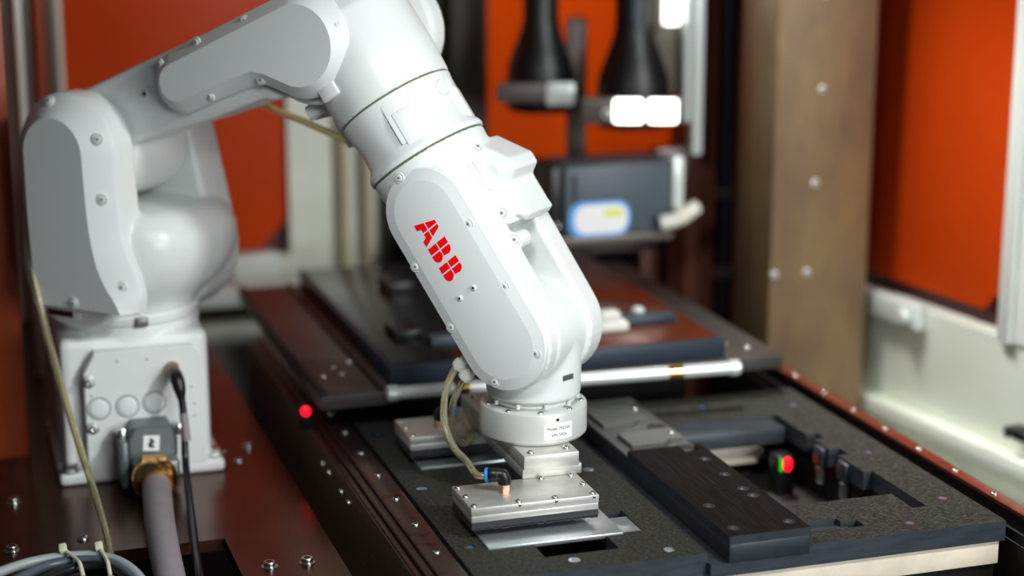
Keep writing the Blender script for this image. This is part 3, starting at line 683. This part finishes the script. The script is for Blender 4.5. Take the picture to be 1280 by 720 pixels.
# mounting bar
mb = MB(); mb.box(.5925, .655, 1.792, 2.035, .0966, .1125, .0008); bl = build(mb, 'mounting_bar', 'alu', gr)
mb = MB(); mb.box(.5930, .6605, 1.7985, 2.040, .0850, .0965, .0008); build(mb, 'mounting_bar', 'alu', gr)
for (x, y) in ((.603, 1.802), (.645, 1.806), (.603, 2.02), (.645, 2.02)): screw((x, y, .1125), (0, 0, 1), .0042, bl)
# two heads
for y0, y1 in ((1.728, 1.800), (1.973, 2.045)):
    mb = MB(); mb.box(.514, .6545, y0, y1, .0765, .085, .0007); hd = build(mb, 'head_plate', 'alu', gr)
    mb = MB(); mb.box(.5145, .654, y0 + .0004, y1 - .0004, .0690, .0762, .0005); build(mb, 'head_body', 'alu', gr)
    mb = MB(); mb.box(.5145, .654, y0 + .0006, y1 - .0006, .0605, .0690, .0006)
    for i in range(14):
        x = .518 + i * .0098; mb.box(x, x + random.uniform(.006, .0095), y0 + .0006, y0 + .004, .0605 - random.uniform(.0002, .0014), .062)
    build(mb, 'rubber_pad', 'rubber', gr, smooth=False)
    for (x, y) in ((.5185, y0 + .006), (.5185, (y0 + y1) / 2), (.5185, y1 - .006), (.567, y0 + .0055), (.607, y0 + .0055), (.649, y0 + .006), (.649, (y0 + y1) / 2), (.568, y1 - .006), (.612, y1 - .006), (.646, y1 - .006)):
        screw((x, y, .085), (0, 0, 1), .0036, hd)
        if y < y0 + .007 and x > .53:
            piece('slot', lambda b: b.box(-1, 1, -.4, .3, -2.2, 0, .2), ['steel'], 'screw_slot', (x, y0, .0845), (0, 0, 1), hd, .0016)
# elbow fittings of the heads
def elbow(cx, cy, dirv, par):
    d = Vector(dirv).normalized()
    e = thing_part = build(MB(Matrix.Translation((cx, cy, .085))).lathe([(.0062, 0), (.0062, .0015), (.0068, .002), (.0068, .0095), (.006, .0105), (.0045, .012)], 6), 'fitting_nut', 'copper', par)
    top = Vector((cx, cy, .1045))
    mb = MB(); mb.tube([(cx, cy, .0945), (cx, cy, .0995), top + Vector((0, 0, -.001)) + d * .002, top + d * .005, top + d * .009], .0068, 18, 6)
    mb.lathe([(.0066, .006), (.0074, .0075), (.0074, .0165), (.0068, .0175)], 22, frame(top, d)); el = build(mb, 'elbow_fitting', 'black', par)
    build(MB(frame(top, d)).lathe([(.0066, .0172), (.0078, .0176), (.0078, .0202), (.0060, .0212)], 22), 'release_collar', 'blue', el)
    return top + d * .019, d
h1, d1 = elbow(.5620, 1.766, (-.95, .40, -.05), gr)
h2, d2 = elbow(.5570, 2.002, (.97, -.2, .0), gr)

# ================================================================== HOSES AND CABLES
def pipe(pts, r, ri, seg, sub):
    A, B = MB().tube(pts, r, seg, sub), MB().tube(pts, ri, seg, sub)
    n = len(A.v) // seg; vs = A.v + B.v; o = len(A.v); fs = []
    for k in range(n - 1):
        for i in range(seg):
            j = (i + 1) % seg
            fs.append((k * seg + i, k * seg + j, (k + 1) * seg + j, (k + 1) * seg + i))
            fs.append((o + k * seg + j, o + k * seg + i, o + (k + 1) * seg + i, o + (k + 1) * seg + j))
    for i in range(seg):
        j = (i + 1) % seg; e = (n - 1) * seg
        fs.append((j, i, o + i, o + j)); fs.append((e + i, e + j, o + e + j, o + e + i))
    return MB().add(vs, fs)
def hose(name, pts, r, m_, label, cat='hose', group=None, sub=10, seg=14):
    o = build(MB().tube(pts, r, seg, sub) if not m_.startswith('hose') else pipe(pts, r, r * .66, seg, sub), name, m_, sharp=60); return tag(o, label, cat, group)
f1, e1 = FIT[0]; f2, e2 = FIT[1]
hose('air_hose', [f1 - e1 * .006, (.5405, 1.885, .185), (.5278, 1.87, .1684), (.5201, 1.85, .1433), (.5235, 1.83, .1205), (.5330, 1.808, .1085), h1 + d1 * .010, h1 - d1 * .006], .0040, 'hose',
     'clear air hose looping from the wrist to the front gripper head', group='clear hoses at the wrist')
hose('air_hose', [f2 - e2 * .006, (.5524, 1.895, .1664), (.5445, 1.90, .1444), (.5472, 1.915, .1147), (.560, 1.935, .0880), (.5765, 1.953, .0790), (.5865, 1.966, .0840), (.5865, 1.985, .0945), h2 + d2 * .004, h2 - d2 * .006], .0038, 'hose',
     'clear air hose curling from the wrist to the rear gripper head', group='clear hoses at the wrist')
# tube at the left of the robot, down into the cut-out
hose('supply_tube', [(.185, 2.42, .40), (.150, 2.34, .385), (.122, 2.27, .345), (.116, 2.23, .28), (.129, 2.19, .185), (.142, 2.15, .115), (.1524, 2.10, .0695), (.160, 2.04, .040), (.164, 1.985, .022), (.165, 1.935, .012), (.165, 1.91, -.02), (.165, 1.90, -.10)], .0042, 'hosey',
     'yellowed clear tube running down beside the robot base')
hose('supply_tube', [onP(0.1066, 0.4569, -.09), onP(0.1704, 0.4354, -.09), onP(0.2105, 0.4245, -.09), onP(0.2555, 0.4102, -.09), onP(0.2944, 0.3977, -.09), onP(0.3327, 0.3824, -.09)], .0042, 'hosey', 'thin yellowed tube running behind the forearm below the raised elbow')
# heavy connector, gland and conduit
hc = thing('power_connector', 'grey metal power connector with white label on the robot base', 'connector', (.225, 2.14, .02))
mb = MB(); mb.prism([(.210, .008), (.267, .008), (.269, .060), (.261, .078), (.218, .078), (.210, .064)], [(0, 0), (0, .034), (.003, .038)], Matrix(((1, 0, 0, 0), (0, 0, -1, 2.168), (0, 1, 0, 0), (0, 0, 0, 1)))); build(mb, 'housing', 'conn', hc)
mb = MB(); mb.box(.212, .268, 2.106, 2.135, .004, .042, .006, seg=3); build(mb, 'hood', 'conn', hc)
for x in (.205, .2715):
    build(MB(frame((x, 2.158, .066), (0, -1, 0))).lathe([(.007, 0), (.007, .012), (.004, .013), (.004, .018), (0, .019)], 18), 'lever_stud', 'steel', hc)
mb = MB(); mb.box(.200, .209, 2.12, 2.166, .006, .064, .003); build(mb, 'lever', 'conn', hc)
mb = MB(); mb.box(-.0095, .0095, -.0095, .0095, 0, .0004); lbp = build(MB(frame((.2375, 2.1296, .0575), (0, -1, 0), (1, 0, -.08))).box(-.0095, .0095, -.0095, .0095, 0, .0004), 'label', 'paper', hc, smooth=False)
sy = MB(frame((.2375, 2.1291, .0575), (0, -1, 0), (1, 0, -.08)))
sy.prism([(-.003, -.005), (.003, -.006), (.004, -.003), (0, -.002), (.004, .001), (.001, .006), (-.003, .006), (-.001, .002), (-.004, 0)], [(0, 0), (0, .0003)]); build(sy, 'print', 'inkdark', lbp, smooth=False)
gf = frame((.2365, 2.108, .027), (-.05, -.86, -.16))
build(MB(gf).lathe([(.0265, -.004), (.0265, .008), (.024, .010)], 6), 'gland_nut', 'brass', hc)
build(MB(gf).lathe([(.0235, .008), (.0268, .010), (.0268, .018), (.0250, .024), (.0200, .030), (.0180, .030)], 32), 'gland_ring', 'brass', hc)
hose('conduit', [gf @ Vector((0, 0, .012)), gf @ Vector((0, 0, .04)), (.2275, 2.0, .0185), (.2225, 1.945, .018), (.2200, 1.89, .006), (.2200, 1.84, -.015), (.221, 1.78, -.06), (.222, 1.75, -.12)], .0168, 'conduit', 'thick grey conduit leaving the brass gland into the floor cut-out', 'conduit', seg=24)
# black signal cable
sg = thing('signal_cable', 'black signal cable hanging from the robot base panel', 'cable', (.272, 2.15, .12))
build(MB().tube([(.2705, 2.158, .136), (.2715, 2.138, .133), (.2735, 2.130, .122), (.2750, 2.129, .110)], .0085, 18, 6, rs=lambda t: .0078 + .0012 * math.sin(t * PI) - .003 * t * t), 'plug', 'black', sg)
build(MB().tube([(.2748, 2.129, .114), (.2765, 2.125, .085), (.2745, 2.112, .035), (.2690, 2.05, .012), (.2600, 1.96, .007), (.2540, 1.90, .004), (.2480, 1.83, -.005), (.246, 1.79, -.05), (.246, 1.78, -.12)], .0045, 14, 8), 'cord', 'blackcable', sg)
build(MB().tube([(.2762, 2.1253, .092), (.2770, 2.1215, .076), (.2777, 2.116, .060)], .0050, 14, 4), 'marker_sleeve', 'conduit', sg)
# bundle in the near left corner
def bundle(pts, r, m_, lab):
    p0, p1 = Vector(pts[0]), Vector(pts[1]); q1 = Vector(pts[-1])
    pts = [p0 * 2 - p1 + Vector((-.03, -.03, -.006)), p0 * 2 - p1 + Vector((0, -.004, -.002))] + list(pts) + [q1 + Vector((.008, -.05, -.02)), q1 + Vector((.006, -.09, -.09))]
    hose('bundle_cable', pts, r, m_, lab, 'cable', 'cables of the corner bundle', sub=6)
bundle([(.048, 1.862, .022), (.081, 1.880, .022), (.114, 1.884, .022), (.146, 1.876, .022), (.170, 1.851, .021), (.186, 1.812, .014)], .0055, 'greycable', 'pale grey cable, outermost of the tied bundle at the cut-out')
bundle([(.066, 1.842, .0205), (.096, 1.868, .0205), (.129, 1.872, .0205), (.158, 1.856, .0205), (.178, 1.822, .013)], .0056, 'dgreycable', 'slate grey cable inside the pale one in the tied bundle')
bundle([(.092, 1.836, .0195), (.124, 1.8565, .0195), (.154, 1.849, .0195), (.174, 1.818, .012)], .0056, 'blackcable', 'black cable with printed marks in the tied bundle')
bundle([(.060, 1.862, .0085), (.090, 1.886, .0085), (.124, 1.892, .0085), (.156, 1.884, .0085), (.184, 1.850, .006)], .0050, 'blackcable', 'thin black cable underneath the pale one in the bundle')
bundle([(.104, 1.826, .0085), (.130, 1.842, .0085), (.154, 1.834, .0085), (.168, 1.806, .004)], .0054, 'blackcable', 'black cable, innermost of the tied bundle')
for (x, y, dx, lb) in ((.1135, 1.884, .055, 'pale nylon cable tie on the bundle, nearer the left edge'), (.1500, 1.878, .02, 'pale nylon cable tie on the bundle, nearer the clear tube')):
    ct = thing('cable_tie', lb, 'cable tie', (x, y, .01), group='cable ties')
    build(MB(frame((x, y, .031), (-.2, -.6, 1), (1, 0, 0))).box(-.0042, .0042, -.0055, .0055, -.003, .004, .0018), 'head', 'tie', ct)
    build(MB().tube([(x - .006, y + .010, .012), (x - .004, y + .008, .026), (x, y, .0305), (x + dx * .12, y - .012, .0285), (x + dx * .2, y - .024, .0275), (x + dx * .25, y - .036, .0265), (x + dx * .28, y - .05, .018)], .0022, 8, 5), 'strap', 'tie', ct)

# ================================================================== CAMERAS, COLUMNS, GANTRY
def vision_camera(x, y, z0, lb, big):
    t = thing('inspection_camera', lb, 'camera', (x, y, z0), group='hanging inspection cameras')
    X = Matrix.Translation((x, y, z0)) @ Matrix.Scale(big, 4)
    build(MB(X).lathe([(.036, 0), (.052, .001), (.055, .006), (.055, .060), (.052, .078), (.044, .100), (.033, .130), (.0285, .150), (.0285, .42)], 40), 'barrel', 'lens', t)
    build(MB(X).lathe([(.0, .004), (.035, .003), (.035, -.001), (.0, -.003)], 32), 'front_lens', 'slate', t)
    return t, X
c1, X1 = vision_camera(1.032, 2.60, .332, 'black funnel-shaped camera with bright lit panels on its clamp', 1.0)
X1r = X1 @ Matrix.Rotation(R(-20), 4, 'Z')
build(MB(X1r).box(-.078, .070, -.062, -.050, .012, .052, .004), 'clamp', 'clamp', c1)
for x0 in (-.030, .021): build(MB(X1r).box(x0, x0 + .0425, -.066, -.062, .015, .050, .004), 'lit_panel', 'lamp', c1)  # white clamp panels drawn with emission
screw(X1r @ Vector((-.040, -.062, .028)), X1r.to_3x3() @ Vector((0, -1, 0)), .008, c1, 'dome')
build(MB(X1r).box(-.004, .006, -.031, -.026, .16, .42, .002), 'side_strip', 'slate', c1)
c2, X2 = vision_camera(.925, 2.72, .345, 'black funnel-shaped camera further back, left of the lit one', .95)
X2r = X2 @ Matrix.Rotation(R(-20), 4, 'Z')
build(MB(X2r).box(-.070, .058, -.062, -.050, .020, .052, .004), 'clamp', 'clamp', c2)
build(MB(X2r).box(.012, .056, -.065, -.062, .018, .054, .004), 'reflector', 'pale', c2)
build(MB(X2r).box(.042, .075, .0, .03, -.10, .15, .004), 'arm', 'clamp', c2)
# gantry
ga = thing('camera_gantry', 'dark gantry beam with pale uprights carrying the cameras', 'gantry', (1.05, 2.66, .7))
build(MB().box(.70, 1.50, 2.56, 2.76, .735, .80, .004), 'beam', 'darkpost', ga)
build(MB().box(1.112, 1.128, 2.555, 2.58, .290, .735, .003), 'upright', 'pale', ga)
build(MB().box(1.098, 1.111, 2.56, 2.58, .340, .735, .003), 'upright', 'rod', ga)
build(MB().box(1.068, 1.090, 2.56, 2.58, .486, .735, .003), 'light_strip', 'lamp', ga)  # metal upright, its glare painted as emission
build(MB().box(1.060, 1.105, 2.585, 2.60, .38, .735, .003), 'backplate', 'greycol', ga)
# black device box with sticker
dv = thing('scanner_box', 'slate grey device box with a blue and white sticker', 'device', (.97, 2.55, .19))
build(MB().box(.888, 1.056, 2.50, 2.60, .190, .293, .004), 'housing', 'slate', dv)
build(MB().box(.868, .8875, 2.505, 2.60, .195, .292, .003), 'side_cover', 'black', dv)
build(MB().box(.900, .906, 2.4985, 2.501, .24, .28), 'groove', 'black', dv)
build(MB().box(.880, 1.06, 2.50, 2.60, .176, .189, .002), 'bottom_plate', 'clamp', dv)
F5 = Matrix(((1, 0, 0, 0), (0, 0, -1, 2.4995), (0, 1, 0, 0), (0, 0, 0, 1)))
sk = build(MB(F5).prism(rrect(.8945, .990, .188, .240, .020, 10), [(0, 0), (0, .0006)]), 'sticker', 'stickerblue', dv)
build(MB(F5).prism(rrect(.9035, .986, .1925, .2355, .018, 10), [(0, .0006), (0, .0010)]), 'white_field', 'paper', sk)
build(MB(F5).box(.950, .978, .2170, .2260, .001, .0014), 'yellow_bar', 'yellow', sk)
build(MB().lathe([(.006, 0), (.007, .003), (.004, .006), (0, .006)], 16, frame((.8775, 2.505, .207), (0, -1, 0))), 'screw', 'steel', dv)
build(MB().box(1.056, 1.074, 2.495, 2.55, .222, .300, .003), 'bracket', 'pale', dv)
build(MB().box(1.060, 1.112, 2.572, 2.598, .25, .30, .003), 'bracket', 'clamp', dv)
pg = build(MB().tube([(1.034, 2.488, .204), (1.055, 2.484, .208), (1.075, 2.486, .216), (1.092, 2.492, .224)], .011, 16, 4), 'plug', 'plaster', dv)
build(MB().lathe([(.0125, -.008), (.0125, .008)], 16, frame((1.066, 2.485, .2125), (1, .1, .35))), 'ring', 'tie', pg)
# beige steel column at the right, dark column beside it
cl = thing('steel_column', 'beige steel column with bolts in front of the orange right window', 'column', (1.25, 2.45, -.2))
build(MB().box(1.172, 1.331, 2.40, 2.52, -.22, 1.2, .004), 'shaft', 'post', cl)
for (x, z) in ((1.2445, .405), (1.239, .268), (1.231, .135), (1.179, .135), (1.2445, .54)): screw((x, 2.40, z), (0, -1, 0), .0055, cl, 'dome', 'bolt')
dc = thing('dark_column', 'dark brown column behind the camera uprights', 'column', (1.22, 2.68, -.2))
build(MB().box(1.150, 1.33, 2.66, 2.74, -.22, 1.2, .004), 'shaft', 'darkpost', dc)
build(MB().box(1.195, 1.225, 2.645, 2.66, -.22, 1.2, .003), 'cable_channel', 'black', dc)
hose('blue_cable', [(1.202, 2.636, 1.1), (1.203, 2.634, .40), (1.206, 2.632, .20), (1.203, 2.634, .06), (1.204, 2.634, -.2)], .006, 'fixfront', 'dark blue cable clipped upright on the dark column', 'cable')
for z in (.075, .205):
    tag(build(MB().box(1.188, 1.220, 2.624, 2.644, z, z + .018, .004), 'cable_clip', 'clamp'), 'grey clip holding the blue cable, %s one' % ('lower' if z < .1 else 'upper'), 'clip', 'cable clips')
# grey cross beam behind the shuttle table
bm_ = thing('cross_beam', 'grey cross beam behind the shuttle table below the device box', 'beam', (.98, 2.80, -.2))
build(MB().box(.78, 1.15, 2.76, 2.84, .10, .175, .004), 'beam', 'clamp', bm_)
for x in (.80, 1.12): build(MB().box(x, x + .03, 2.77, 2.83, -.22, .10, .002), 'leg', 'darkpost', bm_)
